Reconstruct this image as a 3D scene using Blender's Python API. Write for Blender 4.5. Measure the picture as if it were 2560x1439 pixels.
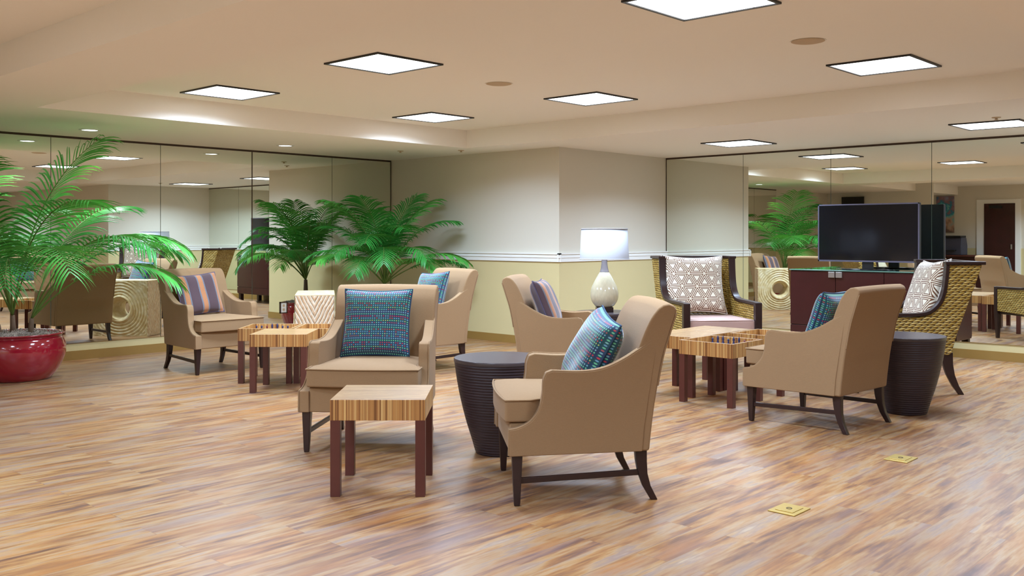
import bpy, bmesh, math, random
from mathutils import Vector, Matrix
random.seed(7)
S = bpy.context.scene
for o in list(bpy.data.objects): bpy.data.objects.remove(o)
PI = math.pi
# ---------------------------------------------------------------- camera, world, exposure
HEAD = 42.81                                  # heading of the lens, degrees from +X
cd = bpy.data.cameras.new('camera'); cam = bpy.data.objects.new('camera', cd); S.collection.objects.link(cam)
cam.location = (0, 0, 1.30); cam.rotation_euler = (PI/2, 0, math.radians(HEAD-90))
cd.sensor_width = 36; cd.lens = 2377.18/2560*36; cd.shift_y = -(719.5-589.82)/2560
cd.clip_start = .05; cd.clip_end = 100
S.camera = cam
W = bpy.data.worlds.new('world'); S.world = W; W.use_nodes = True
W.node_tree.nodes['Background'].inputs[0].default_value = (.9, .85, .8, 1)
W.node_tree.nodes['Background'].inputs[1].default_value = .05
S.view_settings.view_transform = 'Standard'; S.view_settings.look = 'None'
S.view_settings.gamma = 1; S.view_settings.use_curve_mapping = False
S.view_settings.exposure = 0.25
PANEL_W = 34.0        # watts of one square ceiling panel
PANEL_COL = (.56, .735, .98)
SPREAD = math.radians(148)
ZS, ZT = 2.341, 2.55                          # soffit and tray heights
# square panels (x, y, z)
PANELS = [(6.95, 2.73, ZT), (4.40, 2.70, ZT), (4.42, 5.36, ZT), (6.83, 5.35, ZT), (4.40, 7.42, ZT), (6.77, 7.40, ZT),
          (9.53, 5.37, ZS), (9.55, 2.73, ZS), (.9, 2.73, ZT), (.9, 5.36, ZT), (-1.9, 5.4, ZT), (.9, -.2, ZT), (4.4, -.6, ZS), (-2.7, 4.0, ZT), (7.0, -2.6, ZS), (-2.3, 2.0, ZT)]  # the panel near the rear wall is an added, unseen source brightening the nook
DOWN = [(4.02, 9.36), (6.24, 9.33)]

# ---------------------------------------------------------------- object helpers
def link(o, parent=None):
    S.collection.objects.link(o)
    if parent is not None: o.parent = parent
    return o
def tag(o, label=None, cat=None, group=None, kind=None):
    if label: o['label'] = label
    if cat: o['category'] = cat
    if group: o['group'] = group
    if kind: o['kind'] = kind
    return o
def thing(name, label, cat, loc=(0, 0, 0), rz=0, group=None):
    o = bpy.data.objects.new(name, None); o.empty_display_size = .1; link(o)
    o.location = loc; o.rotation_euler = (0, 0, rz)
    return tag(o, label, cat, group)
def mk(name, verts, faces, mat, parent=None, smooth=True, bevel=0, seg=2, uvs=None, mats=None, fm=None, wn=True, sub=0):
    me = bpy.data.meshes.new(name); me.from_pydata([tuple(v) for v in verts], [], faces); me.update()
    bm = bmesh.new(); bm.from_mesh(me); bmesh.ops.recalc_face_normals(bm, faces=bm.faces); bm.to_mesh(me); bm.free()
    me.materials.append(mat)
    for m in (mats or []): me.materials.append(m)
    if fm:
        for p in me.polygons: p.material_index = fm(p)
    if uvs is not None:
        l = me.uv_layers.new(name='UVMap')
        for lp in me.loops: l.data[lp.index].uv = uvs[lp.vertex_index]
    for p in me.polygons: p.use_smooth = smooth
    o = bpy.data.objects.new(name, me); link(o, parent)
    if bevel:
        b = o.modifiers.new('bevel', 'BEVEL'); b.width = bevel; b.segments = seg; b.limit_method = 'ANGLE'; b.angle_limit = math.radians(35)
    if sub:
        s = o.modifiers.new('sub', 'SUBSURF'); s.levels = sub; s.render_levels = sub
    if smooth and wn and not sub:
        w = o.modifiers.new('wn', 'WEIGHTED_NORMAL'); w.keep_sharp = True
    return o
class M:
    def __init__(s): s.v = []; s.f = []
    def add(s, v, f):
        n = len(s.v); s.v += [tuple(p) for p in v]; s.f += [[i+n for i in q] for q in f]
    def box(s, x0, x1, y0, y1, z0, z1):
        s.add([(x0,y0,z0),(x1,y0,z0),(x1,y1,z0),(x0,y1,z0),(x0,y0,z1),(x1,y0,z1),(x1,y1,z1),(x0,y1,z1)],
              [(0,3,2,1),(4,5,6,7),(0,1,5,4),(1,2,6,5),(2,3,7,6),(3,0,4,7)]); return s
    def loft(s, secs):                          # square sections (cx, cy, z, hx, hy)
        v = []; f = []
        for cx, cy, z, hx, hy in secs: v += [(cx-hx,cy-hy,z),(cx+hx,cy-hy,z),(cx+hx,cy+hy,z),(cx-hx,cy+hy,z)]
        n = len(secs)
        for i in range(n-1):
            for k in range(4): f.append((i*4+k, i*4+(k+1)%4, (i+1)*4+(k+1)%4, (i+1)*4+k))
        f += [(3,2,1,0), tuple(range((n-1)*4, n*4))]
        s.add(v, f); return s
    def extr(s, pts, y0, y1):                   # profile in xz, y0/y1 numbers or functions of x
        a = y0 if callable(y0) else (lambda x: y0); b = y1 if callable(y1) else (lambda x: y1)
        n = len(pts)
        v = [(x, a(x), z) for x, z in pts]+[(x, b(x), z) for x, z in pts]
        f = [tuple(range(n)), tuple(range(2*n-1, n-1, -1))]+[(i, (i+1)%n, n+(i+1)%n, n+i) for i in range(n)]
        s.add(v, f); return s
    def lathe(s, prof, n=48, cx=0, cy=0, cap=True):
        v = []; f = []
        for r, z in prof:
            for k in range(n): a = 2*PI*k/n; v.append((cx+r*math.cos(a), cy+r*math.sin(a), z))
        for i in range(len(prof)-1):
            for k in range(n): f.append((i*n+k, i*n+(k+1)%n, (i+1)*n+(k+1)%n, (i+1)*n+k))
        if cap: f += [tuple(range(n-1, -1, -1)), tuple(range((len(prof)-1)*n, len(prof)*n))]
        s.add(v, f); return s
    def tube(s, path, r, n=8, caps=True):
        P = [Vector(p) for p in path]; v = []; f = []
        up = Vector((0, 0, 1))
        for i, p in enumerate(P):
            t = (P[min(i+1, len(P)-1)]-P[max(i-1, 0)]).normalized()
            a = t.cross(up)
            if a.length < .05: a = t.cross(Vector((1, 0, 0)))
            a.normalize(); b = a.cross(t)
            rr = r(i/(len(P)-1)) if callable(r) else r
            for k in range(n):
                w = 2*PI*k/n; v.append(p+(a*math.cos(w)+b*math.sin(w))*rr)
        for i in range(len(P)-1):
            for k in range(n): f.append((i*n+k, i*n+(k+1)%n, (i+1)*n+(k+1)%n, (i+1)*n+k))
        if caps: f += [tuple(range(n-1, -1, -1)), tuple(range((len(P)-1)*n, len(P)*n))]
        s.add(v, f); return s
    def build(s, name, mat, parent=None, **k): return mk(name, s.v, s.f, mat, parent, **k)
def dup(root, loc, rz, label=None, group=None, extra=None):
    r = root.copy(); S.collection.objects.link(r); r.location = loc
    if rz is not None: r.rotation_euler = (0, 0, rz)
    if label: r['label'] = label
    if group: r['group'] = group
    for ch in list(root.children):
        c = ch.copy(); S.collection.objects.link(c); c.parent = r
        for g in ch.children:
            d = g.copy(); S.collection.objects.link(d); d.parent = c
    return r
def curve_pts(pts, n=6):                        # Catmull-Rom through 2D points
    out = []
    for i in range(len(pts)-1):
        p0 = pts[max(i-1, 0)]; p1 = pts[i]; p2 = pts[i+1]; p3 = pts[min(i+2, len(pts)-1)]
        for k in range(n):
            t = k/n
            out.append(tuple(.5*((2*p1[j])+(-p0[j]+p2[j])*t+(2*p0[j]-5*p1[j]+4*p2[j]-p3[j])*t*t+(-p0[j]+3*p1[j]-3*p2[j]+p3[j])*t**3) for j in range(len(p1))))
    out.append(tuple(pts[-1])); return out

# ---------------------------------------------------------------- material helpers
def srgb(r, g, b):
    c = lambda x: (x/255/12.92) if x/255 <= .04045 else ((x/255+.055)/1.055)**2.4
    return (c(r), c(g), c(b), 1)
class NT:
    def __init__(s, name):
        s.m = bpy.data.materials.new(name); s.m.use_nodes = True; s.t = s.m.node_tree; s.b = s.t.nodes['Principled BSDF']
    def n(s, typ, ins=None, **kw):
        x = s.t.nodes.new('ShaderNode'+typ)
        for k, v in kw.items(): setattr(x, k, v)
        for k, v in (ins or {}).items(): s.set(x, k, v)
        return x
    def set(s, node, k, v):
        i = node.inputs[k]
        if isinstance(v, bpy.types.NodeSocket): s.t.links.new(v, i)
        else: i.default_value = v
    def math(s, op, a, b=0., c=None):
        x = s.n('Math', operation=op); s.set(x, 0, a); s.set(x, 1, b)
        if c is not None: s.set(x, 2, c)
        return x.outputs[0]
    def ramp(s, fac, stops, interp='LINEAR'):
        x = s.n('ValToRGB'); x.color_ramp.interpolation = interp; e = x.color_ramp.elements
        while len(e) < len(stops): e.new(.5)
        for el, (p, c) in zip(e, stops): el.position = p; el.color = c
        s.set(x, 0, fac); return x.outputs[0]
    def mix(s, fac, a, b, blend='MIX'):
        x = s.n('Mix', data_type='RGBA', blend_type=blend)
        s.set(x, 0, fac); s.set(x, 6, a); s.set(x, 7, b); return x.outputs[2]
    def P(s, **kw):
        al = dict(col='Base Color', rough='Roughness', metal='Metallic', spec='Specular IOR Level', sheen='Sheen Weight', coat='Coat Weight', emis='Emission Color', estr='Emission Strength', normal='Normal', trans='Transmission Weight', coatr='Coat Roughness')
        for k, v in kw.items(): s.set(s.b, al[k], v)
        return s.m
    def bump(s, h, dist=.002, strength=1.):
        x = s.n('Bump'); s.set(x, 'Height', h); x.inputs['Distance'].default_value = dist; x.inputs['Strength'].default_value = strength
        return x.outputs[0]
    def co(s, kind='Object'): return s.n('TexCoord').outputs[kind]
    def mapc(s, vec, scale=(1, 1, 1), rot=(0, 0, 0), loc=(0, 0, 0)):
        x = s.n('Mapping'); s.set(x, 0, vec); x.inputs['Scale'].default_value = scale; x.inputs['Rotation'].default_value = rot; x.inputs['Location'].default_value = loc
        return x.outputs[0]
    def noise(s, vec, scale, detail=3, rough=.5, out=0):
        x = s.n('TexNoise'); s.set(x, 'Vector', vec); x.inputs['Scale'].default_value = scale; x.inputs['Detail'].default_value = detail; x.inputs['Roughness'].default_value = rough
        return x.outputs[out]
def plain(name, col, rough=.5, var=.04, vs=8, **kw):
    t = NT(name); nz = t.noise(t.co(), vs)
    c = t.mix(nz, tuple(x*(1-var) for x in col[:3])+(1,), tuple(min(1, x*(1+var)) for x in col[:3])+(1,))
    return t.P(col=c, rough=rough, **kw)

def m_fabric():
    t = NT('beige_fabric'); c = t.co()
    a = t.noise(t.mapc(c, (1, 1, 8)), 60, 2); b = t.noise(c, 260, 2)
    h = t.math('ADD', a, b)
    col = t.mix(t.noise(c, 3.2, 2), srgb(141, 109, 76), srgb(149, 116, 82))
    col = t.mix(t.math('MULTIPLY', h, .5), col, srgb(158, 128, 94))
    return t.P(col=col, rough=.9, sheen=.08, spec=.12, normal=t.bump(h, .0006, .6))
def m_teal():
    t = NT('dotted_teal_fabric'); uv = t.co('UV')
    N = 31.
    s = t.n('SeparateXYZ'); t.set(s, 0, uv)
    x = t.math('MULTIPLY', s.outputs[0], N); y = t.math('MULTIPLY', s.outputs[1], N)
    fx = t.math('SUBTRACT', t.math('FRACT', x), .5); fy = t.math('SUBTRACT', t.math('FRACT', y), .5)
    d = t.math('SQRT', t.math('ADD', t.math('MULTIPLY', fx, fx), t.math('MULTIPLY', fy, fy)))
    dot = t.math('LESS_THAN', d, .27)
    ix = t.math('FLOOR', x); iy = t.math('FLOOR', y)
    rowr = t.n('TexWhiteNoise', noise_dimensions='1D'); t.set(rowr, 'W', iy)
    ro = rowr.outputs['Value']
    base = t.ramp(ro, [(0, srgb(18, 66, 92)), (.22, srgb(14, 76, 84)), (.45, srgb(26, 60, 98)), (.62, srgb(14, 72, 94)), (.8, srgb(38, 52, 92)), (.92, srgb(12, 74, 78))], 'CONSTANT')
    ph = t.math('FRACT', t.math('MULTIPLY', iy, .16667))
    cmb = t.n('CombineXYZ'); t.set(cmb, 0, ix); t.set(cmb, 1, iy)
    wn = t.n('TexWhiteNoise', noise_dimensions='2D'); t.set(wn, 'Vector', cmb.outputs[0])
    sel = t.math('FRACT', t.math('ADD', t.math('MULTIPLY', ph, 1.), t.math('MULTIPLY', wn.outputs['Value'], .16)))
    dc = t.ramp(sel, [(0, srgb(110, 196, 150)), (.16, srgb(120, 176, 190)), (.36, srgb(170, 84, 90)), (.46, srgb(110, 196, 150)), (.58, srgb(170, 190, 110)), (.64, srgb(110, 160, 190)), (.78, srgb(196, 60, 66)), (.94, srgb(130, 186, 180))], 'CONSTANT')
    edge = t.math('LESS_THAN', t.math('ABSOLUTE', fx), .13)
    base = t.mix(t.math('MULTIPLY', edge, .0), base, srgb(30, 30, 60))
    gap = t.math('GREATER_THAN', t.math('ABSOLUTE', fx), .42)
    base = t.mix(t.math('MULTIPLY', gap, .35), base, srgb(20, 34, 60))
    col = t.mix(dot, base, dc)
    return t.P(col=col, rough=.7, sheen=.5, spec=.3, normal=t.bump(t.math('SUBTRACT', 1., d), .001, .6))
def m_stripe():
    t = NT('striped_fabric'); uv = t.co('UV'); s = t.n('SeparateXYZ'); t.set(s, 0, uv)
    b = srgb(86, 62, 64); o = srgb(196, 130, 80); g = srgb(118, 122, 130)
    st = []
    for c in (.14, .53, .92):
        st += [(c-.085, g), (c-.055, o), (c+.045, g), (c+.075, b)]
    st = [(0, b)]+st
    col = t.ramp(s.outputs[0], [(max(0, min(1, p)), c) for p, c in st], 'CONSTANT')
    dn = t.n('TexVoronoi', {'Vector': t.mapc(uv, (160, 110, 1))}); dn.inputs['Scale'].default_value = 1
    col = t.mix(t.math('MULTIPLY', dn.outputs['Distance'], .45), col, srgb(62, 54, 66))
    return t.P(col=col, rough=.8, sheen=.3, spec=.25, normal=t.bump(t.noise(uv, 220, 2), .0008, .5))
def m_geo():
    t = NT('triangle_print_fabric'); uv = t.co('UV'); s = t.n('SeparateXYZ'); t.set(s, 0, uv)
    K = 4.0
    x = t.math('MULTIPLY', s.outputs[0], K); y = t.math('MULTIPLY', s.outputs[1], K)
    p0 = t.math('MULTIPLY', y, 1.1547)
    p1 = t.math('SUBTRACT', t.math('MULTIPLY', x, 1.0), t.math('MULTIPLY', y, .57735))
    p2 = t.math('MULTIPLY', t.math('ADD', t.math('MULTIPLY', x, 1.0), t.math('MULTIPLY', y, .57735)), -1.)
    def f(p): return t.math('FRACT', p)
    f0, f1, f2 = f(p0), f(p1), f(p2)
    up = t.math('LESS_THAN', t.math('ADD', t.math('ADD', f0, f1), f2), 1.5)
    mn = t.math('MINIMUM', t.math('MINIMUM', f0, f1), f2)
    mx = t.math('SUBTRACT', 1., t.math('MAXIMUM', t.math('MAXIMUM', f0, f1), f2))
    d = t.math('ADD', t.math('MULTIPLY', up, mn), t.math('MULTIPLY', t.math('SUBTRACT', 1., up), mx))
    col = t.ramp(t.math('MULTIPLY', d, 3.), [(0, srgb(228, 218, 196)), (.10, srgb(112, 70, 44)), (.27, srgb(230, 220, 198)), (.44, srgb(108, 68, 42)), (.60, srgb(234, 226, 206))], 'CONSTANT')
    return t.P(col=col, rough=.8, sheen=.3, spec=.25, normal=t.bump(t.noise(uv, 260, 2), .0008, .5))
def m_wicker(name='woven_seagrass', axis=True):
    t = NT(name); uv = t.co('UV'); s = t.n('SeparateXYZ'); t.set(s, 0, uv)
    R = 44.; C = 21.                             # uv is in metres
    wob = t.math('MULTIPLY', t.math('SUBTRACT', t.noise(uv, 9, 2), .5), .016)
    y = t.math('MULTIPLY', t.math('ADD', s.outputs[1], wob), R); x = t.math('MULTIPLY', s.outputs[0], C)
    fy = t.math('FRACT', y); iy = t.math('FLOOR', y)
    sl = t.math('ADD', x, t.math('ADD', t.math('MULTIPLY', fy, .8), t.math('MULTIPLY', iy, .5)))
    hy = t.math('SINE', t.math('MULTIPLY', fy, PI)); hx = t.math('ABSOLUTE', t.math('SINE', t.math('MULTIPLY', sl, PI)))
    h = t.math('MULTIPLY', t.math('POWER', hy, .6), t.math('POWER', hx, .55))
    cmb = t.n('CombineXYZ'); t.set(cmb, 0, t.math('FLOOR', sl)); t.set(cmb, 1, iy)
    wn = t.n('TexWhiteNoise', noise_dimensions='2D'); t.set(wn, 'Vector', cmb.outputs[0])
    fib = t.noise(t.mapc(uv, (40, 500, 1)), 1, 2)
    col = t.ramp(wn.outputs['Value'], [(0, srgb(168, 132, 48)), (.5, srgb(196, 160, 72)), (1, srgb(216, 184, 104))])
    col = t.mix(t.math('MULTIPLY', fib, .4), col, srgb(140, 104, 40))
    col = t.mix(t.math('LESS_THAN', h, .34), col, srgb(82, 58, 22))
    return t.P(col=col, rough=.55, spec=.4, normal=t.bump(h, .010, 1.))
def m_zebra(name, ax):                            # thin upright veneer strips, varied along ax
    t = NT(name); c = t.co(); sc = [.8, .8, .25]; sc[ax] = 1
    v = t.mapc(c, tuple(sc))
    s = t.n('SeparateXYZ'); t.set(s, 0, c)
    k = t.math('MULTIPLY', t.math('ADD', s.outputs[ax], t.math('MULTIPLY', t.noise(v, 3, 1), .006)), 260.)
    i1 = t.math('FLOOR', k); i2 = t.math('FLOOR', t.math('MULTIPLY', k, .37))
    w1 = t.n('TexWhiteNoise', noise_dimensions='1D'); t.set(w1, 'W', i1)
    w2 = t.n('TexWhiteNoise', noise_dimensions='1D'); t.set(w2, 'W', i2)
    f = t.math('ADD', t.math('MULTIPLY', w1.outputs['Value'], .6), t.math('MULTIPLY', w2.outputs['Value'], .4))
    col = t.ramp(f, [(0, srgb(96, 58, 30)), (.26, srgb(150, 98, 52)), (.42, srgb(186, 134, 74)), (.6, srgb(164, 112, 62)), (.75, srgb(208, 166, 102)), (.9, srgb(220, 184, 122)), (1, srgb(110, 68, 36))])
    return t.P(col=col, rough=.38, spec=.45, coat=.15)
def m_zebtop():
    t = NT('strip_veneer_top'); c = t.co()
    s = t.n('SeparateXYZ'); t.set(s, 0, c)
    k = t.math('MULTIPLY', s.outputs[1], 200.)
    i1 = t.math('FLOOR', k)
    w1 = t.n('TexWhiteNoise', noise_dimensions='1D'); t.set(w1, 'W', i1)
    brk = t.noise(t.mapc(c, (12, 160, 1)), 1, 2)
    f = t.math('MULTIPLY', w1.outputs['Value'], t.math('GREATER_THAN', brk, .42))
    col = t.ramp(f, [(0, srgb(188, 150, 102)), (.5, srgb(182, 142, 94)), (.62, srgb(130, 90, 54)), (.8, srgb(140, 98, 60)), (1, srgb(206, 172, 122))])
    return t.P(col=col, rough=.35, spec=.45, coat=.2)
def m_floor():
    t = NT('plank_flooring'); c = t.co()
    br = t.n('TexBrick'); t.set(br, 'Vector', c)
    br.inputs['Color1'].default_value = (0, 0, 0, 1); br.inputs['Color2'].default_value = (1, 1, 1, 1); br.inputs['Mortar'].default_value = (.5, .5, .5, 1)
    br.inputs['Scale'].default_value = 1; br.inputs['Brick Width'].default_value = 1.22; br.inputs['Row Height'].default_value = .152
    br.inputs['Mortar Size'].default_value = .0012; br.offset = .37; br.offset_frequency = 2
    rnd = br.outputs['Color']; mort = br.outputs['Fac']
    off = t.n('VectorMath', operation='MULTIPLY_ADD'); t.set(off, 0, rnd); off.inputs[1].default_value = (7, 13, 5); t.set(off, 2, c)
    v = off.outputs[0]
    a = t.noise(t.mapc(v, (1.5, 8.5, 1)), 1.3, 4, .6)
    b = t.noise(t.mapc(v, (2.0, 26, 1)), 1.6, 3, .55)
    f = t.math('ADD', t.math('MULTIPLY', a, .62), t.math('MULTIPLY', b, .38))
    f = t.math('ADD', t.math('MULTIPLY', t.math('SUBTRACT', f, .5), 2.8), .5)
    col = t.ramp(f, [(0, srgb(92, 62, 48)), (.2, srgb(128, 90, 66)), (.38, srgb(164, 114, 68)), (.52, srgb(184, 138, 84)), (.66, srgb(190, 154, 110)), (.82, srgb(166, 138, 116)), (1, srgb(196, 170, 138))])
    g = t.noise(t.mapc(v, (.8, 6, 1), loc=(3, 9, 0)), 1.5, 3, .5)
    grey = t.ramp(g, [(.50, (0, 0, 0, 1)), (.72, (1, 1, 1, 1))])
    col = t.mix(t.math('MULTIPLY', grey, .55), col, srgb(142, 122, 122))
    g2 = t.noise(t.mapc(v, (.9, 5, 1), loc=(13, 2, 0)), 1.5, 3, .5)
    col = t.mix(t.math('MULTIPLY', t.ramp(g2, [(.52, (0, 0, 0, 1)), (.74, (1, 1, 1, 1))]), .6), col, srgb(190, 122, 54))
    fine = t.noise(t.mapc(v, (9, 150, 1)), 1, 3, .6)
    col = t.mix(t.math('MULTIPLY', fine, .24), col, srgb(104, 76, 58))
    tint = t.n('SeparateColor'); t.set(tint, 0, rnd)
    col = t.mix(t.math('MULTIPLY', t.math('POWER', tint.outputs[0], 3.), .34), col, srgb(124, 92, 74))
    col = t.mix(t.math('MULTIPLY', mort, .45), col, srgb(110, 84, 66))
    col = t.mix(1., col, (.82, .81, .82, 1), 'MULTIPLY')
    return t.P(col=col, rough=t.math('ADD', .30, t.math('MULTIPLY', fine, .14)), spec=.42, normal=t.bump(fine, .0004, .3))
def m_wall():
    t = NT('two_tone_wall_paint'); c = t.co(); s = t.n('SeparateXYZ'); t.set(s, 0, c)
    up = t.math('GREATER_THAN', s.outputs[2], 1.0)
    nz = t.noise(c, 90, 2)
    col = t.mix(up, srgb(209, 193, 144), srgb(218, 211, 195))
    return t.P(col=col, rough=.65, spec=.25, normal=t.bump(nz, .0005, .3))
def m_ceiling():
    t = NT('ceiling_paint'); nz = t.noise(t.co(), 70, 2)
    return t.P(col=t.mix(nz, srgb(247, 242, 232), srgb(249, 244, 235)), rough=.8, spec=.2)
def m_mirror():
    t = NT('mirror_glass')
    gl = t.n('BsdfGlossy'); gl.inputs['Roughness'].default_value = 0
    nz = t.noise(t.co(), .8, 1)
    t.set(gl, 'Color', t.mix(nz, (.80, .84, .77, 1), (.82, .85, .79, 1)))
    t.t.links.new(gl.outputs[0], t.t.nodes['Material Output'].inputs[0]); return t.m
def m_diffuser():
    t = NT('lit_diffuser'); c = t.co()
    br = t.n('TexBrick'); t.set(br, 'Vector', c); br.inputs['Scale'].default_value = 1
    br.inputs['Brick Width'].default_value = .30; br.inputs['Row Height'].default_value = .15; br.inputs['Mortar Size'].default_value = .003
    br.inputs['Color1'].default_value = (.95, .97, 1, 1); br.inputs['Color2'].default_value = (.9, .94, 1, 1); br.inputs['Mortar'].default_value = (.21, .22, .22, 1)
    return t.P(col=(.8, .8, .8, 1), emis=br.outputs['Color'], estr=4.2)
def m_rib():
    t = NT('ribbed_dark_rattan'); c = t.co(); s = t.n('SeparateXYZ'); t.set(s, 0, c)
    h = t.math('ABSOLUTE', t.math('SINE', t.math('MULTIPLY', t.math('ADD', s.outputs[2], t.math('MULTIPLY', t.noise(c, 6, 2), .006)), 190.)))
    col = t.mix(t.noise(t.mapc(c, (6, 6, 90)), 1, 2), srgb(38, 26, 30), srgb(64, 50, 56))
    return t.P(col=col, rough=.42, spec=.45, normal=t.bump(h, .003, .9))
def m_carved():
    t = NT('carved_pale_wood'); c = t.co()
    n1 = t.noise(c, 14, 4); col = t.ramp(n1, [(.3, srgb(198, 170, 118)), (.5, srgb(216, 194, 148)), (.7, srgb(228, 212, 176))])
    return t.P(col=col, rough=.5, spec=.35, normal=t.bump(t.noise(c, 60, 3), .001, .5))
def m_chev():
    t = NT('carved_chevron_wood'); c = t.co(); s = t.n('SeparateXYZ'); t.set(s, 0, c)
    u = t.math('ABSOLUTE', t.math('ADD', s.outputs[1], s.outputs[0])) 
    u = t.math('ABSOLUTE', s.outputs[1])
    w = t.math('ADD', t.math('SUBTRACT', s.outputs[2], t.math('MULTIPLY', u, 1.9)), t.math('MULTIPLY', t.noise(c, 5, 2), .05))
    h = t.math('ABSOLUTE', t.math('SINE', t.math('MULTIPLY', w, 75.)))
    col = t.ramp(t.noise(t.mapc(c, (1, 8, 4)), 5, 4), [(.3, srgb(200, 164, 126)), (.5, srgb(222, 196, 160)), (.7, srgb(238, 226, 204))])
    col = t.mix(t.math('LESS_THAN', h, .3), col, srgb(240, 230, 214))
    return t.P(col=col, rough=.5, spec=.35, normal=t.bump(h, .008, 1.))
def m_leaf(name, a, b):
    t = NT(name); c = t.co()
    col = t.mix(t.noise(c, 3.5, 3), a, b)
    tr = t.n('BsdfTranslucent'); t.set(tr, 0, t.mix(.5, col, srgb(120, 190, 60)))
    t.P(col=col, rough=.38, spec=.5)
    mx = t.n('MixShader'); mx.inputs[0].default_value = .22
    t.t.links.new(t.b.outputs[0], mx.inputs[1]); t.t.links.new(tr.outputs[0], mx.inputs[2])
    t.t.links.new(mx.outputs[0], t.t.nodes['Material Output'].inputs[0]); return t.m
def m_board():
    t = NT('chequered_board'); ch = t.n('TexChecker'); t.set(ch, 'Vector', t.co()); ch.inputs['Scale'].default_value = 19.0
    ch.inputs['Color1'].default_value = srgb(222, 196, 150); ch.inputs['Color2'].default_value = srgb(120, 74, 48)
    return t.P(col=ch.outputs[0], rough=.4)
def m_art():
    t = NT('abstract_beach_painting'); c = t.co(); s = t.n('SeparateXYZ'); t.set(s, 0, c)
    f = t.math('ADD', t.math('MULTIPLY', s.outputs[2], .55), t.math('MULTIPLY', t.noise(c, 6, 5), .9))
    return t.P(col=t.ramp(f, [(.15, srgb(120, 96, 84)), (.3, srgb(196, 160, 140)), (.45, srgb(110, 180, 180)), (.52, srgb(20, 130, 160)), (.62, srgb(150, 110, 120)), (.8, srgb(150, 170, 200))]), rough=.6)

FAB = m_fabric(); TEAL = m_teal(); STRIPE = m_stripe(); GEO = m_geo(); WICK = m_wicker()
ZX = m_zebra('strip_veneer_x', 0); ZY = m_zebra('strip_veneer_y', 1); ZTOP = m_zebtop()
FLOOR = m_floor(); WALL = m_wall(); CEIL = m_ceiling(); MIR = m_mirror(); DIFF = m_diffuser(); RIB = m_rib(); CARV = m_carved(); CHEV = m_chev()
LEAF1 = m_leaf('bright_palm_leaf', srgb(40, 140, 48), srgb(104, 192, 84)); LEAF2 = m_leaf('deep_palm_leaf', srgb(26, 108, 40), srgb(66, 158, 66))
STEM = plain('green_stem', srgb(92, 120, 48), .5); TRUNK = plain('brown_palm_trunk', srgb(104, 80, 60), .8, .25, 30)
POT = plain('red_glazed_ceramic', srgb(150, 16, 40), .10, .10, 5, coat=.8, spec=.6)
MOSS = plain('grey_spanish_moss', srgb(150, 136, 124), .95, .3, 60)
ESP = plain('espresso_stained_wood', srgb(46, 28, 26), .32, .2, 20, spec=.5)
MAHO = plain('reddish_brown_wood', srgb(88, 44, 36), .35, .12, 10, spec=.5)
CAB = plain('dark_mahogany_veneer', srgb(58, 24, 24), .22, .25, 4, spec=.55)
RAIL = plain('white_trim_paint', srgb(238, 236, 230), .4, .01)
BASEM = plain('olive_brown_vinyl', srgb(150, 116, 58), .45, .05)
DARKTRIM = plain('bronze_channel', srgb(70, 52, 40), .4, .05, 8, metal=.3)
BACKING = plain('mirror_backing', srgb(70, 78, 66), .7)
MAUVE = plain('mauve_seat_fabric', srgb(190, 154, 142), .8, .03, 40, sheen=.3)
SCREEN = plain('black_glass_screen', srgb(14, 14, 18), .12, .0, 4, spec=.6)
SILVER = plain('silver_bezel', srgb(120, 118, 140), .3, .02, 8, metal=.7)
BLK = plain('black_plastic', srgb(20, 20, 22), .4, .05)
BRASS = plain('brass_plate', srgb(196, 166, 92), .38, .08, 30, metal=.6)
STEEL = plain('brushed_steel', srgb(176, 168, 166), .3, .03, 30, metal=.8)
WHITEP = plain('white_plastic', srgb(232, 230, 224), .4, .01)
GRILLE = plain('cream_grille', srgb(196, 172, 140), .7, .02)
DTOP = plain('smooth_dark_top', srgb(70, 60, 62), .30, .08, 20, spec=.6)
SHADE = None
def m_shade():
    t = NT('white_lamp_fabric'); c = t.co(); col = t.mix(t.noise(c, 120, 2), (.50, .50, .53, 1), (.54, .54, .57, 1))
    tr = t.n('BsdfTranslucent'); t.set(tr, 0, col); t.P(col=col, rough=.9)
    mx = t.n('MixShader'); mx.inputs[0].default_value = .12
    t.t.links.new(t.b.outputs[0], mx.inputs[1]); t.t.links.new(tr.outputs[0], mx.inputs[2])
    t.t.links.new(mx.outputs[0], t.t.nodes['Material Output'].inputs[0]); return t.m
SHADE = m_shade()
def m_glass_top():
    t = NT('clear_glass_sheet'); nz = t.noise(t.co(), 3, 1)
    return t.P(col=t.mix(nz, (.10, .22, .17, 1), (.12, .25, .20, 1)), rough=.03, spec=.8, coat=1.)
GLASS = m_glass_top()
def m_vase():
    t = NT('crackle_cream_glass'); c = t.co(); s = t.n('SeparateXYZ'); t.set(s, 0, c)
    vo = t.n('TexVoronoi', {'Vector': t.mapc(c, (60, 60, 25))}); vo.inputs['Scale'].default_value = 1
    col = t.mix(t.math('MULTIPLY', vo.outputs['Distance'], .5), srgb(222, 212, 182), srgb(196, 186, 154))
    return t.P(col=col, rough=.18, spec=.6, coat=.5)
VASE = m_vase()
NECK = plain('grey_smoked_neck', srgb(142, 134, 136), .3, .1, 40)

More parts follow.
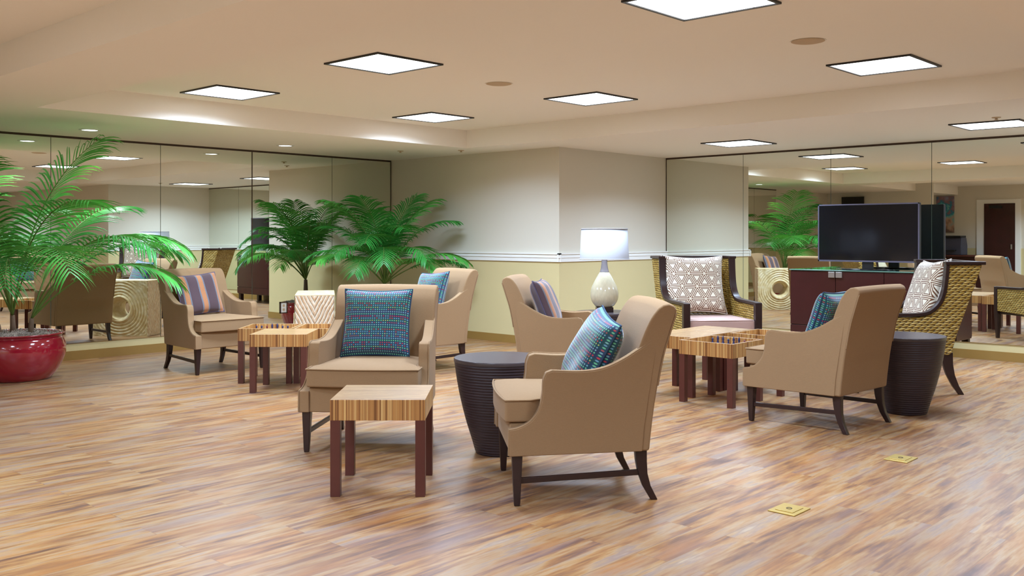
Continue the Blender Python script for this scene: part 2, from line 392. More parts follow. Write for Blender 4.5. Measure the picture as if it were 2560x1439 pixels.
# ---------------------------------------------------------------- room
VL, UA, UR, VB = 10.157, 8.505, 10.733, 7.129
X0, Y0 = -3.8, -6.0
def struct(name, m, mat, **k): return tag(m.build(name, mat, **k), kind='structure')
struct('floor', M().box(X0-.2, 11.0, Y0-.2, 10.4, -.1, 0), FLOOR, smooth=False)
struct('ceiling', M().box(X0-.2, 11.0, Y0-.2, 10.4, ZT, ZT+.1), CEIL, smooth=False)
sf = M()
sf.box(2.28, 3.03, 1.39, 8.05, ZS, ZT)                    # beam
sf.box(7.90, 10.9, 1.39, 8.05, ZS, ZT)                    # right soffit
sf.box(2.28, 10.9, 8.05, 10.3, ZS, ZT)                    # left soffit
sf.box(X0-.1, 2.28, 8.05, 10.3, ZS, ZT)
sf.box(2.28, 10.9, Y0-.1, 1.39, ZS, ZT)
struct('ceiling', sf, CEIL, smooth=False)
T = .12
struct('wall_left', M().box(-.9, UA, VL, VL+T, 0, ZT), WALL, smooth=False)
struct('wall_back', M().box(UA, UR+T, VB, VL+T, 0, ZT), WALL, smooth=False)      # the square pillar in the corner
struct('wall_right', M().box(UR, UR+T, 1.36, VB, 0, ZT), WALL, smooth=False)
struct('wall_far_left', M().box(-1.02, -.9, 7.69, VL+T, 0, ZT), WALL, smooth=False)
struct('wall_nook', M().box(X0, -1.02, 9.0, 9.0+T, 0, ZT), WALL, smooth=False)
struct('wall_rear', M().box(X0-T, X0, Y0, 9.0+T, 0, ZT), WALL, smooth=False)
struct('wall_near', M().box(X0, UR+T, Y0-T, Y0, 0, ZT), WALL, smooth=False)
struct('wall_near_right', M().box(UA, UR+T, Y0, 1.36, 0, ZT), WALL, smooth=False)
# skirting
bz = .096
def base(name, *b): struct(name, M().box(*b), BASEM, smooth=False)
base('baseboard_left', -.9, UA, VL-.012, VL, 0, bz)
base('baseboard_back', UA-.012, UA, VB, VL-.012, 0, bz)
base('baseboard_pillar', UA-.012, UR-.012, VB-.012, VB, 0, bz)
base('baseboard_right', UR-.012, UR, 1.372, VB-.012, 0, bz)
base('baseboard_near_right', UA-.012, UA, Y0, 1.372, 0, bz)
base('baseboard_near_pillar', UA, UR-.012, 1.36, 1.372, 0, bz)
base('baseboard_far_left', -.9, -.888, 7.69, VL-.012, 0, bz)
base('baseboard_rear', X0, X0+.012, Y0, 6.60, 0, bz)
# white dado rail: stepped moulding
def rail(name, x0, x1, y0, y1, nx, ny):
    m = M()
    for z0, z1, t in ((.998, 1.045, .018), (1.045, 1.062, .026), (1.062, 1.085, .022), (1.085, 1.10, .034)):
        if nx: m.box(min(x0, x0+nx*t), max(x0, x0+nx*t), y0, y1, z0, z1)
        else: m.box(x0, x1, min(y0, y0+ny*t), max(y0, y0+ny*t), z0, z1)
    struct(name, m, RAIL, smooth=False)
rail('trim_1', UA, UA, VB-.034, VL, -1, 0)
rail('trim_2', UA-.034, UR, VB, VB, 0, -1)
rail('trim_3', UA, UA, Y0, 1.36, -1, 0)
rail('trim_15', UA-.034, UR, 1.36, 1.36, 0, 1)
rail('trim_4', -.9, 1.76, VL, VL, 0, -1)
rail('trim_5', X0, X0, Y0, 6.5, 1, 0)
rail('trim_6', -.9, -.9, 7.69, VL, 1, 0)
# mirrors
struct('wall_left_mirror_backing', M().box(1.78, 8.49, VL-.004, VL, .175, ZS-.004), BACKING, smooth=False).name = 'trim_7'
struct('wall_right_mirror_backing', M().box(UR-.004, UR, 1.36, VB-.004, .175, ZS-.004), BACKING, smooth=False).name = 'trim_8'
struct('trim_9', M().box(1.78, 8.49, VL-.016, VL-.004, ZS-.022, ZS), DARKTRIM, smooth=False)
struct('trim_10', M().box(UR-.016, UR-.004, 1.36, VB-.004, ZS-.022, ZS), DARKTRIM, smooth=False)
g = .003
lx = [8.486, 7.501, 6.316, 5.148, 3.959, 2.77, 1.78]
lab = ['narrow mirror panel on the left wall, ending at the corner behind the corner palm',
       'tall mirror panel on the left wall reflecting the red-potted corner palm and pillar edge',
       'tall mirror panel on the left wall behind the striped-pillow armchair, beside a bold dark seam',
       'tall mirror panel on the left wall reflecting the carved block table',
       'tall mirror panel on the left wall behind the big potted palm fronds',
       'leftmost mirror panel in the photo, at its left edge behind the big palm',
       'mirror panel beyond the left edge of the photo']
for i in range(6):
    o = M().box(lx[i+1]+g, lx[i]-g, VL-.010, VL-.004, .175, ZS-.01).build('mirror_panel', MIR, smooth=False)
    tag(o, lab[i], 'mirror', 'mirror panels covering the left wall')
rx = [7.12, 5.979, 4.836, 3.691, 2.55, 1.36]
labr = ['first mirror panel of the right wall, next to the white pillar',
        'mirror panel of the right wall reflecting the palm and the carved round-holed block',
        'mirror panel of the right wall directly behind the black television',
        'mirror panel at the right edge of the photo, reflecting the dark door',
        'mirror panel of the right wall just beyond the right edge of the photo']
for i in range(5):
    o = M().box(UR-.010, UR-.004, rx[i+1]+g, rx[i]-g, .175, ZS-.01).build('mirror_panel', MIR, smooth=False)
    tag(o, labr[i], 'mirror', 'mirror panels covering the right wall')
# bold dark seam of the left mirror and slim corner edges
struct('trim_11', M().box(6.311, 6.321, VL-.014, VL-.004, .80, ZS-.02), DARKTRIM, smooth=False)
struct('trim_12', M().box(8.486, 8.492, VL-.014, VL-.004, .175, ZS-.02), DARKTRIM, smooth=False)
struct('trim_13', M().box(UR-.014, UR-.004, 7.118, 7.124, .175, ZS-.02), DARKTRIM, smooth=False)

# ---------------------------------------------------------------- ceiling fittings
plab = ['square lit ceiling panel nearest the round speaker at the right, in the raised tray',
        'largest square lit ceiling panel, cut by the top edge of the photo',
        'square lit ceiling panel left of the cut-off one, between it and the leftmost',
        'square lit ceiling panel in the tray above the lamp, right of the small round speaker',
        'square lit ceiling panel at the far left of the tray',
        'square lit ceiling panel at the far corner of the tray, above the corner palm',
        'square lit panel in the low soffit near the pillar and right mirror',
        'square lit panel in the low soffit, cut by the right edge of the photo']
OUT = ['left of the beam, near row', 'left of the beam, far row', 'by the far left wall recess', 'left of the beam, beside the viewer', 'on the low soffit behind the viewer', 'near the rear wall, added to brighten the nook', 'far behind the viewer', 'left and behind the viewer']
def ceiling_light():
    t = thing('ceiling_light', '', 'ceiling light', (0, 0, 0), 0, 'square ceiling panels')
    f = M(); a, b = .305, .287
    for q in ((-a, a, b, a), (-a, a, -a, -b), (-a, -b, -b, b), (b, a, -b, b)): f.box(*q, -.012, .0)
    f.build('frame', BLK, t, smooth=False)
    M().box(-b, b, -b, b, -.006, 0).build('diffuser', DIFF, t, smooth=False)
    return t
cl0 = ceiling_light()
for i, (x, y, z) in enumerate(PANELS):
    o = cl0 if i == 0 else dup(cl0, (x, y, z), 0)
    o.location = (x, y, z)
    o['label'] = plab[i] if i < len(plab) else 'square lit ceiling panel out of view '+OUT[i-len(plab)]
    if i >= len(plab): o['group'] = 'square ceiling panels outside the photo'
    ld = bpy.data.lights.new('panel_lamp', 'AREA'); ld.shape = 'SQUARE'; ld.size = .54; ld.energy = PANEL_W; ld.color = PANEL_COL; ld.spread = SPREAD
    lo = bpy.data.objects.new('panel_lamp', ld); S.collection.objects.link(lo); lo.parent = o; lo.location = (0, 0, -.014)
dl = ['round white recessed downlight above the big palm, left end of the soffit', 'round white recessed downlight above the bold mirror seam', 'round white recessed downlight beyond the left edge of the photo']
def downlight(x, y, label):
    t = thing('downlight', label, 'downlight', (x, y, ZS), 0, 'round downlights')
    M().lathe([(.075, -.001), (.075, -.008), (.098, -.006), (.10, -.0005)], 40, cap=False).build('trim_ring', WHITEP, t)
    M().lathe([(.001, -.004), (.076, -.004)], 40, cap=False).build('lens', DIFF, t)
    ld = bpy.data.lights.new('downlight_lamp', 'AREA'); ld.shape = 'DISK'; ld.size = .13; ld.energy = 11; ld.color = (.80, .84, .9); ld.spread = math.radians(110)
    lo = bpy.data.objects.new('downlight_lamp', ld); S.collection.objects.link(lo); lo.parent = t; lo.location = (0, 0, -.012)
for (x, y), l in zip(DOWN, dl): downlight(x, y, l)
for x, y, l in ((5.76, 2.75, 'round flat cream ceiling speaker between the largest panel and the right panel'), (5.65, 5.38, 'smaller looking round ceiling speaker between the two middle panels')):
    t = thing('ceiling_speaker', l, 'speaker', (x, y, ZT), 0, 'round ceiling speakers')
    M().lathe([(.10, -.0), (.115, -.004), (.115, 0)], 40, cap=False).build('rim', CEIL, t)
    M().lathe([(.0005, -.006), (.09, -.007), (.105, -.003)], 40, cap=False).build('grille', GRILLE, t)
for x, y, l in ((9.0, 2.55, 'tiny sprinkler head on the right soffit, under the cut-off panel'), (7.6, 8.9, 'tiny sprinkler head on the soffit near the wall corner, left one'), (8.05, 8.3, 'tiny sprinkler head on the soffit near the wall corner, right one')):
    t = thing('sprinkler_head', l, 'sprinkler', (x, y, ZS), 0, 'ceiling sprinklers')
    M().lathe([(.038, 0), (.036, -.006), (.012, -.008), (.010, -.02), (.018, -.021), (.018, -.023), (.001, -.024)], 20, cap=False).build('plate', GRILLE, t)

# ---------------------------------------------------------------- upholstered armchair
def make_armchair(label):
    t = thing('armchair', label, 'armchair', group='beige upholstered armchairs')
    yo = lambda x: .392-(.37-x)*.078                       # outer half width
    scroll = curve_pts([(.372, .372), (.325, .380), (.268, .408), (.226, .462), (.207, .535), (.203, .600), (.188, .640)], 4)
    top = curve_pts([(.160, .650), (.02, .643), (-.09, .655), (-.19, .695), (-.28, .748), (-.335, .780), (-.375, .782)], 4)
    rear = [(-.355, .70), (-.325, .52), (-.300, .36), (-.290, .245)]
    prof = [(.372, .245)]+scroll+top+rear
    for s in (1, -1):
        m = M().extr(prof, (lambda x: s*(yo(x)-.068)), (lambda x: s*yo(x)))
        arm = m.build('arm', FAB, t, bevel=.016, seg=3)
        path = [(x, s*(yo(x)-.006), z+.001) for x, z in scroll+top]
        M().tube([(.374, s*(yo(.37)-.006), .25)]+path, .0045, 6).build('piping', FAB, arm)
    # seat base, front rail
    M().box(-.30, .362, -.325, .325, .245, .395).build('seat_base', FAB, t, bevel=.008)
    # T-less box cushion, crowned
    n = 20; vs = []; fs = []; uv = []
    def yy(x): return .318-(.37-x)*.09
    for lay in (0, 1):
        for i in range(n+1):
            for j in range(n+1):
                a = i/n; b = j/n*2-1
                x = -.24+a*.625; w = yy(x)+.0
                if x > .21: w = min(.338, w+.03*min(1, (x-.21)/.05))
                cr = (1-(2*a-1)**6)*(1-b**6)
                z = .505+.022*cr if lay == 0 else .398
                x += .022*(1-b*b)*(max(0, a-.75)/.25)
                vs.append((x, w*b, z))
    q = n+1
    for i in range(n):
        for j in range(n):
            fs.append((i*q+j, (i+1)*q+j, (i+1)*q+j+1, i*q+j+1)); o = q*q
            fs.append((o+i*q+j, o+i*q+j+1, o+(i+1)*q+j+1, o+(i+1)*q+j))
    per = [(i, 0) for i in range(n)]+[(n, j) for j in range(n)]+[(i, n) for i in range(n, 0, -1)]+[(0, j) for j in range(n, 0, -1)]
    for k in range(len(per)):
        a = per[k]; b = per[(k+1) % len(per)]
        fs.append((a[0]*q+a[1], b[0]*q+b[1], q*q+b[0]*q+b[1], q*q+a[0]*q+a[1]))
    cu = mk('seat_cushion', vs, fs, FAB, t, bevel=.012, seg=3)
    pp = []
    for (i, j) in [(i, n) for i in range(n-1, -1, -1)][:0]+[(i, 0) for i in range(2, n+1)]+[(n, j) for j in range(1, n+1)]+[(i, n) for i in range(n-1, 1, -1)]:
        v = vs[i*q+j]; pp.append((v[0]+(.001 if i == n else 0), v[1]*1.003, v[2]))
    M().tube(pp, .0045, 6).build('piping', FAB, cu)
    # back: curved slab, slightly dished
    inner = curve_pts([(-.185, .40), (-.212, .52), (-.246, .66), (-.292, .80), (-.335, .895), (-.372, .945)], 4)
    crest = [(-.395, .962), (-.425, .968), (-.452, .958), (-.464, .938)]
    outer = curve_pts([(-.462, .92), (-.430, .82), (-.395, .70), (-.362, .52), (-.340, .36), (-.328, .245)], 4)
    pr = inner+crest+outer+[(-.19, .245)]
    m = M(); ny = 12; v = []; f = []; L = len(pr)
    for j in range(ny+1):
        b = j/ny*2-1
        for (x, z) in pr:
            w = .3335+.006*max(0, min(1, (z-.70)/.25))
            dish = .018*(1-b*b) if (z > .5) else 0
            v.append((x-dish*(.6 if x > -.34 else 1), b*w, z+(.006*(1-b*b) if z > .9 else 0)))
    for j in range(ny):
        for i in range(L): f.append((j*L+i, j*L+(i+1) % L, (j+1)*L+(i+1) % L, (j+1)*L+i))
    f += [tuple(range(L)), tuple(range((ny+1)*L-1, ny*L-1, -1))]
    bk = mk('backrest', v, f, FAB, t, bevel=.016, seg=3)
    for s in (-1, 1):
        M().tube([(x+.0, s*(.3315+.006*max(0, min(1, (z-.70)/.25))), z) for x, z in outer[:12]], .004, 6).build('piping', FAB, bk)
    # legs
    for s in (1, -1):
        M().loft([(.330, s*.345, .25, .026, .026), (.330, s*.348, .02, .016, .016), (.330, s*.348, 0, .014, .014)]).build('leg', ESP, t, bevel=.004)
        secs = [(-.290, s*.292, .25, .030, .022), (-.293, s*.293, .19, .027, .021), (-.300, s*.295, .13, .023, .019), (-.318, s*.298, .07, .020, .017), (-.345, s*.302, .02, .018, .016), (-.356, s*.303, 0, .017, .015)]
        M().loft(secs).build('leg', ESP, t, bevel=.004)
        v = []
        m = M()
        a = Vector((.325, s*.347, .120)); b = Vector((-.300, s*.295, .135)); h = .014; w = .009
        m.add([(a.x, a.y-w, a.z-h), (a.x, a.y+w, a.z-h), (a.x, a.y+w, a.z+h), (a.x, a.y-w, a.z+h), (b.x, b.y-w, b.z-h), (b.x, b.y+w, b.z-h), (b.x, b.y+w, b.z+h), (b.x, b.y-w, b.z+h)],
              [(0,1,2,3),(7,6,5,4),(0,4,5,1),(1,5,6,2),(2,6,7,3),(3,7,4,0)])
        m.build('stretcher', ESP, t, bevel=.003)
    return t
CH = [('A', 3.86, 3.145, 138.7, 'beige armchair nearest the camera at right of centre, side on, dotted blue pillow'),
      ('B', 3.84, 4.74, 219, 'beige armchair facing the camera behind the small square table, dotted blue pillow'),
      ('C', 4.86, 8.52, 270.5, 'beige armchair with striped pillow in front of the left mirror wall'),
      ('D', 6.32, 7.09, 170, 'beige armchair partly hidden behind the central one, near the corner palm'),
      ('E', 6.12, 5.07, 301, 'beige armchair with striped pillow facing right, left of the table lamp'),
      ('F', 6.385, 2.96, 86, 'beige armchair seen from behind at right, beside the black drum table')]
first = None; CM = {}
for k, x, y, a, l in CH:
    if first is None: first = make_armchair(l); o = first; o.location = (x, y, 0); o.rotation_euler = (0, 0, math.radians(a))
    else: o = dup(first, (x, y, 0), math.radians(a), l)
    CM[k] = Matrix.Translation((x, y, 0)) @ Matrix.Rotation(math.radians(a), 4, 'Z')

# ---------------------------------------------------------------- pillows
def pillow_mesh(w, h, t, n=26, pinch=.10, seed=1):
    rnd = random.Random(seed); ph = [rnd.uniform(0, 6) for _ in range(6)]
    vs = []; fs = []; uv = []
    for side in (1, -1):
        for i in range(n+1):
            for j in range(n+1):
                a = i/n*2-1; b = j/n*2-1
                x = a*w/2*(1-pinch*(1-b*b)*abs(a)**2); y = b*h/2*(1-pinch*(1-a*a)*abs(b)**2)
                th = ((1-a**4)*(1-b**4))**.5
                th *= (1+.06*math.sin(3*a+ph[0])*math.sin(3*b+ph[1]))
                z = side*(t/2*th)+.006*math.sin(4*a+ph[2])*math.cos(3*b+ph[3])*(1-a*a)*(1-b*b)
                vs.append((x, y, z)); uv.append(((a+1)/2, (b+1)/2))
    q = n+1
    for i in range(n):
        for j in range(n):
            fs.append((i*q+j, (i+1)*q+j, (i+1)*q+j+1, i*q+j+1)); o = q*q
            fs.append((o+i*q+j, o+i*q+j+1, o+(i+1)*q+j+1, o+(i+1)*q+j))
    per = [(i, 0) for i in range(n)]+[(n, j) for j in range(n)]+[(i, n) for i in range(n, 0, -1)]+[(0, j) for j in range(n, 0, -1)]
    path = [vs[a*q+b] for a, b in per]; path.append(path[0])
    for k in range(len(per)):
        a = per[k]; b = per[(k+1) % len(per)]
        fs.append((a[0]*q+a[1], b[0]*q+b[1], q*q+b[0]*q+b[1], q*q+a[0]*q+a[1]))
    return vs, fs, uv, path
def pillow(kind, w, h, t, label, group, seed, pipem):
    mat = {'teal': TEAL, 'stripe': STRIPE, 'geo': GEO}[kind]
    vs, fs, uv, path = pillow_mesh(w, h, t, seed=seed, pinch=.07 if kind != 'geo' else .10)
    root = thing('throw_pillow', label, 'pillow', group=group)
    mk('cover', vs, fs, mat, root, uvs=uv, wn=False)
    M().tube(path, .005, 6, caps=False).build('piping', pipem, root)
    return root
def put(root, base, x, y, z, lean, yaw=0, roll=0):
    # pillow axes: X = width, Y = up, Z = face normal
    R = Matrix(((0, 0, 1, 0), (1, 0, 0, 0), (0, 1, 0, 0), (0, 0, 0, 1)))
    L = Matrix.Translation((x, y, z)) @ Matrix.Rotation(math.radians(yaw), 4, 'Z') @ Matrix.Rotation(math.radians(-lean), 4, 'Y') @ Matrix.Rotation(math.radians(roll), 4, 'X') @ R
    root.matrix_world = base @ L
PIPE1 = plain('dark_blue_piping', srgb(30, 60, 90), .7); PIPE2 = plain('purple_piping', srgb(84, 72, 96), .7); PIPE3 = plain('cream_piping', srgb(220, 210, 200), .7)
gt = 'dotted blue throw pillows'; gs = 'striped throw pillows'; gg = 'triangle print back pillows'
put(pillow('teal', .47, .46, .17, 'dotted blue and red pillow on the nearest armchair, seen edge on', gt, 1, PIPE1), CM['A'], -.095, .02, .685, 26, 4, -9)
put(pillow('teal', .45, .45, .15, 'dotted blue pillow facing the camera on the central armchair', gt, 2, PIPE1), CM['B'], -.165, -.025, .735, 17, 0, 0)
put(pillow('stripe', .46, .42, .14, 'brown, orange and grey striped pillow on the armchair by the left mirror', gs, 3, PIPE2), CM['C'], -.15, -.06, .725, 20, 0, 4)
put(pillow('teal', .44, .44, .15, 'dotted blue pillow on the half-hidden armchair near the corner palm', gt, 4, PIPE1), CM['D'], -.10, .02, .73, 20, 5, 4)
put(pillow('stripe', .43, .43, .16, 'brown striped pillow seen edge on, on the armchair left of the lamp', gs, 5, PIPE2), CM['E'], -.145, -.06, .735, 22, 0, 0)
put(pillow('teal', .44, .44, .16, 'dotted blue pillow peeking out past the back of the right armchair', gt, 6, PIPE1), CM['F'], -.10, .05, .715, 20, 0, 0)

# ---------------------------------------------------------------- woven wing chairs
def uvbox(v): return [(p[0]+p[1]*.999, p[2]) for p in v]
def make_wing(label):
    t = thing('wicker_wing_chair', label, 'wicker chair', group='woven seagrass wing chairs')
    W0, W1 = .385, .405
    yo = lambda x: W0+(.38-x)*(W1-W0)/.9
    edge = curve_pts([(.355, .628), (.10, .630), (-.10, .634), (-.20, .655), (-.275, .715), (-.318, .80), (-.340, .92), (-.352, 1.065)], 5)
    prof = [(.355, .345)]+edge+[(-.615, 1.065), (-.56, .90), (-.49, .70), (-.42, .50), (-.375, .34), (-.35, .325)]
    for s in (1, -1):
        m = M().extr(prof, (lambda x: s*(yo(x)-.045)), (lambda x: s*yo(x)))
        mk('side_panel', m.v, m.f, WICK, t, uvs=uvbox(m.v), bevel=.008)
        # bent dark frame following the front edge and the top
        fr = [(.40, .636)]+[(x, z+.012) for x, z in edge[1:]]
        v = []; f = []
        for i, (x, z) in enumerate(fr):
            a = fr[max(i-1, 0)]; b = fr[min(i+1, len(fr)-1)]
            tx, tz = b[0]-a[0], b[1]-a[1]; L = math.hypot(tx, tz); nx, nz = -tz/L, tx/L
            if nx < 0 and nz < 0: nx, nz = -nx, -nz
            h = .020
            y1 = s*(yo(x)+.008); y0 = s*(yo(x)-.060)
            v += [(x-nx*h*.4, y0, z-nz*h*.4), (x+nx*h, y0, z+nz*h), (x+nx*h, y1, z+nz*h), (x-nx*h*.4, y1, z-nz*h*.4)]
        for i in range(len(fr)-1):
            for k in range(4): f.append((i*4+k, i*4+(k+1) % 4, (i+1)*4+(k+1) % 4, (i+1)*4+k))
        f += [(0, 1, 2, 3), tuple(range(len(fr)*4-1, len(fr)*4-5, -1))]
        mk('arm_frame', v, f, ESP, t, bevel=.004)
        M().box(-.64, -.325, min(s*(yo(-.5)-.060), s*(yo(-.5)+.012)), max(s*(yo(-.5)-.060), s*(yo(-.5)+.012)), 1.065, 1.092).build('top_cap', ESP, t, bevel=.004)
        yc = s*(W0-.025)
        M().loft([(.375, yc, .655, .030, .033), (.375, yc, .33, .030, .033), (.372, yc, .02, .018, .020), (.372, yc, 0, .017, .019)]).build('front_leg', ESP, t, bevel=.004)
        ye = s*.365
        M().loft([(-.345, ye, .345, .045, .025), (-.352, ye, .25, .040, .024), (-.375, ye, .16, .032, .022), (-.415, ye, .07, .026, .020), (-.455, ye, .01, .022, .018), (-.460, ye, 0, .022, .018)]).build('rear_leg', ESP, t, bevel=.004)
    # woven back
    bp = [(-.575, 1.065), (-.52, .90), (-.45, .70), (-.38, .50), (-.32, .335), (-.36, .325), (-.42, .50), (-.49, .70), (-.56, .90), (-.615, 1.065)]
    m = M().extr(bp, -.365, .365)
    mk('woven_back', m.v, m.f, WICK, t, uvs=[(p[1], p[2]*1.05) for p in m.v], bevel=.006)
    M().box(-.63, -.57, -.41, .41, 1.065, 1.092).build('top_rail', ESP, t, bevel=.004)
    M().box(-.33, .395, -.36, .36, .31, .375).build('seat_rail', ESP, t, bevel=.004)
    # seat cushion
    sc = M().box(-.33, .388, -.330, .330, .377, .488).build('seat_cushion', MAUVE, t, bevel=.020, seg=4)
    M().tube([(-.30, -.326, .484), (.36, -.326, .484), (.383, -.305, .484), (.385, 0, .486), (.383, .305, .484), (.36, .326, .484), (-.30, .326, .484)], .0045, 6).build('piping', MAUVE, sc)
    return t
gw = thing
G = make_wing('woven wing chair facing the camera between the lamp and the television')
G.location = (8.33, 5.03, 0); G.rotation_euler = (0, 0, math.radians(231))
H = dup(G, (8.25, 3.19, 0), math.radians(127), 'woven wing chair seen from its side at right, in front of the television')
GM = Matrix.Translation(G.location) @ Matrix.Rotation(math.radians(231), 4, 'Z')
HM = Matrix.Translation(H.location) @ Matrix.Rotation(math.radians(127), 4, 'Z')
put(pillow('geo', .66, .62, .20, 'white pillow with brown triangle print facing the camera', gg, 8, PIPE3), GM, -.31, -.045, .80, 17, 0, -1)
put(pillow('geo', .66, .62, .20, 'white pillow with brown triangle print leaning in the right wing chair', gg, 9, PIPE3), HM, -.30, .02, .80, 17, 0, 3)

# ---------------------------------------------------------------- square tables
def zsel(p):
    n = p.normal
    return 0 if abs(n.z) > .7 else (1 if abs(n.y) > abs(n.x) else 2)
HS = .2375
def legs4(t):
    for sx in (1, -1):
        for sy in (1, -1):
            M().loft([(sx*(HS-.0255), sy*(HS-.0255), 0, .0245, .0245), (sx*(HS-.0255), sy*(HS-.0255), .385, .0245, .0245)]).build('leg', MAHO, t, bevel=.002)
def square_table(label):
    t = thing('square_table', label, 'side table', group='solid topped square tables')
    M().box(-HS, HS, -HS, HS, .381, .485).build('tabletop', ZTOP, t, bevel=.002, mats=[ZX, ZY], fm=zsel)
    legs4(t); return t
def tray_table(label):
    t = thing('game_table', label, 'game table', group='tray topped square game tables')
    m = M(); a = HS; b = HS-.018
    for q in ((-a, a, b, a), (-a, a, -a, -b), (-a, -b, -b, b), (b, a, -b, b)): m.box(*q, .375, .485)
    m.build('tray_rim', ZTOP, t, bevel=.0015, mats=[ZX, ZY], fm=zsel)
    M().box(-b, b, -b, b, .400, .425).build('tray_floor', m_board() if 'board' not in bpy.data.materials else None, t, smooth=False)
    legs4(t); return t
ST = square_table('small square striped-wood table standing alone in front of the central armchair')
ST.location = (3.195, 3.873, 0); ST.rotation_euler = (0, 0, math.radians(-47.2+0)-PI/2*0)
# veneer strips run front to back: turn so that local Y is the lens direction
ST.rotation_euler = (0, 0, math.radians(-47.2))
BR = thing
T1 = dup(ST, (4.640, 6.945, 0), math.radians(-47.2), 'solid square striped-wood table at front of the left table cluster')
T2 = dup(ST, (6.82, 4.36, 0), 0, 'solid square striped-wood table, near one of the right cluster pair')
T3 = dup(ST, (7.31, 4.36, 0), 0, 'solid square striped-wood table, far one of the right cluster pair')
TR = tray_table('square tray-topped game table with chess pieces at front of the right cluster')
TR.location = (6.62, 3.885, 0)
T5 = dup(TR, (7.37, 3.865, 0), 0, 'square tray-topped table at back right of the right cluster, in front of the cabinet')
T6 = dup(TR, (4.840, 7.455, 0), math.radians(-47.2), 'square tray-topped game table with chess pieces, rear left of the left cluster')
T7 = dup(TR, (5.175, 7.100, 0), math.radians(-47.2), 'square tray-topped table at right of the left cluster, half hidden by the central armchair')
# chess pieces
NAVY = plain('navy_resin', srgb(34, 40, 84), .3); RED = plain('oxblood_resin', srgb(110, 44, 50), .3)
pawn = [(.013, 0), (.013, .007), (.009, .011), (.0055, .030), (.009, .034), (.0085, .043), (.004, .049), (.0005, .050)]
king = [(.015, 0), (.015, .007), (.010, .012), (.006, .034), (.010, .040), (.009, .052), (.005, .058), (.006, .063), (.0005, .070)]
PA = {}
for nm, pr in (('pawn', pawn), ('king', king)):
    for cn, mt in (('navy', NAVY), ('red', RED)):
        PA[nm, cn] = M().lathe(pr, 16).build('chess_piece', mt); 
used = set()
def piece(kind, colour, tb, x, y, label, group):
    src = PA[kind, colour]
    if (kind, colour) in used:
        o = src.copy(); S.collection.objects.link(o)
    else: o = src; used.add((kind, colour))
    a = tb.rotation_euler.z
    o.location = (tb.location.x+x*math.cos(a)-y*math.sin(a), tb.location.y+x*math.sin(a)+y*math.cos(a), .4255)
    tag(o, label, 'chess piece', group)
ORD = ['first', 'second', 'third', 'fourth', 'fifth', 'sixth', 'seventh', 'eighth']
for i in range(8):
    c = 'navy' if i < 6 else 'red'
    piece('king' if i in (1, 2, 4, 5) else 'pawn', c, TR, .165, .175-.048*i, ('navy' if i < 6 else 'dark red')+' chess piece, '+ORD[i]+' from the left in the row on the right game table', 'chess pieces on the right game table')
for i in range(7):
    c = 'red' if i == 2 else 'navy'
    piece('king' if i in (3, 4) else 'pawn', c, T6, -.175+.048*i, .15, ('dark red' if i == 2 else 'navy')+' chess piece, '+ORD[i]+' from the left in the row on the left game table', 'chess pieces on the left game table')
for k, src in PA.items():
    if k not in used: bpy.data.objects.remove(src)

# ---------------------------------------------------------------- drum tables
def drum(label):
    t = thing('drum_table', label, 'side table', group='dark ribbed drum tables')
    pr = curve_pts([(.150, 0), (.158, .02), (.175, .08), (.212, .20), (.242, .32), (.262, .42), (.274, .50), (.281, .548)], 5)
    M().lathe(pr, 72).build('drum_body', RIB, t, wn=False)
    M().lathe([(.27, .546), (.283, .548), (.284, .562), (.281, .570), (.001, .570)], 72).build('tabletop', DTOP, t, bevel=.001)
    return t
def fromcol(x, d):
    l = (x-1280)/2377.18*d; a = math.radians(HEAD); return (d*math.cos(a)+l*math.sin(a), d*math.sin(a)-l*math.cos(a), 0)
D1 = drum('round dark ribbed drum table between the central and the nearest armchair'); D1.location = fromcol(1252, 5.74)
D2 = dup(D1, fromcol(2262, 7.03), 0, 'round dark ribbed drum table behind the right armchair')
D3 = dup(D1, fromcol(1511, 9.2), 0, 'round dark drum table under the table lamp, mostly hidden')
# ---------------------------------------------------------------- table lamp
lx_, ly_, _ = fromcol(1511, 9.2)
L = thing('table_lamp', 'table lamp with white drum shade and cream teardrop glass body', 'lamp', (lx_, ly_, .571), math.radians(HEAD))
M().box(-.08, .08, -.08, .08, 0, .045).build('base', ESP, L, bevel=.003)
z0 = .045
M().lathe(curve_pts([(.070, z0), (.095, z0+.015), (.125, z0+.06), (.136, z0+.115), (.128, z0+.175), (.100, z0+.240), (.068, z0+.300), (.046, z0+.335)], 5), 48).build('body', VASE, L, wn=False)
M().lathe(curve_pts([(.046, z0+.335), (.036, z0+.37), (.029, z0+.42), (.028, z0+.47), (.026, z0+.475)], 4), 32).build('neck', NECK, L, wn=False)
M().lathe([(.006, z0+.47), (.006, z0+.74)], 12).build('stem', STEEL, L)
zs0 = 1.075-.571; zs1 = 1.375-.571
M().lathe([(.238, zs0), (.222, zs1), (.219, zs1), (.235, zs0), (.238, zs0)], 64, cap=False).build('lamp_shade', SHADE, L, wn=False)
m = M(); 
for rr, zz in ((.239, zs0+.004), (.223, zs1-.004)): m.tube([(rr*math.cos(2*PI*k/48), rr*math.sin(2*PI*k/48), zz) for k in range(49)], .004, 6, caps=False)
m.build('shade_rim', SHADE, L)
for a in (0, PI/2, PI): pass
M().tube([(-.221, 0, zs1-.02), (0, 0, zs1-.02), (.221, 0, zs1-.02)], .003, 6).build('spider', STEEL, L)
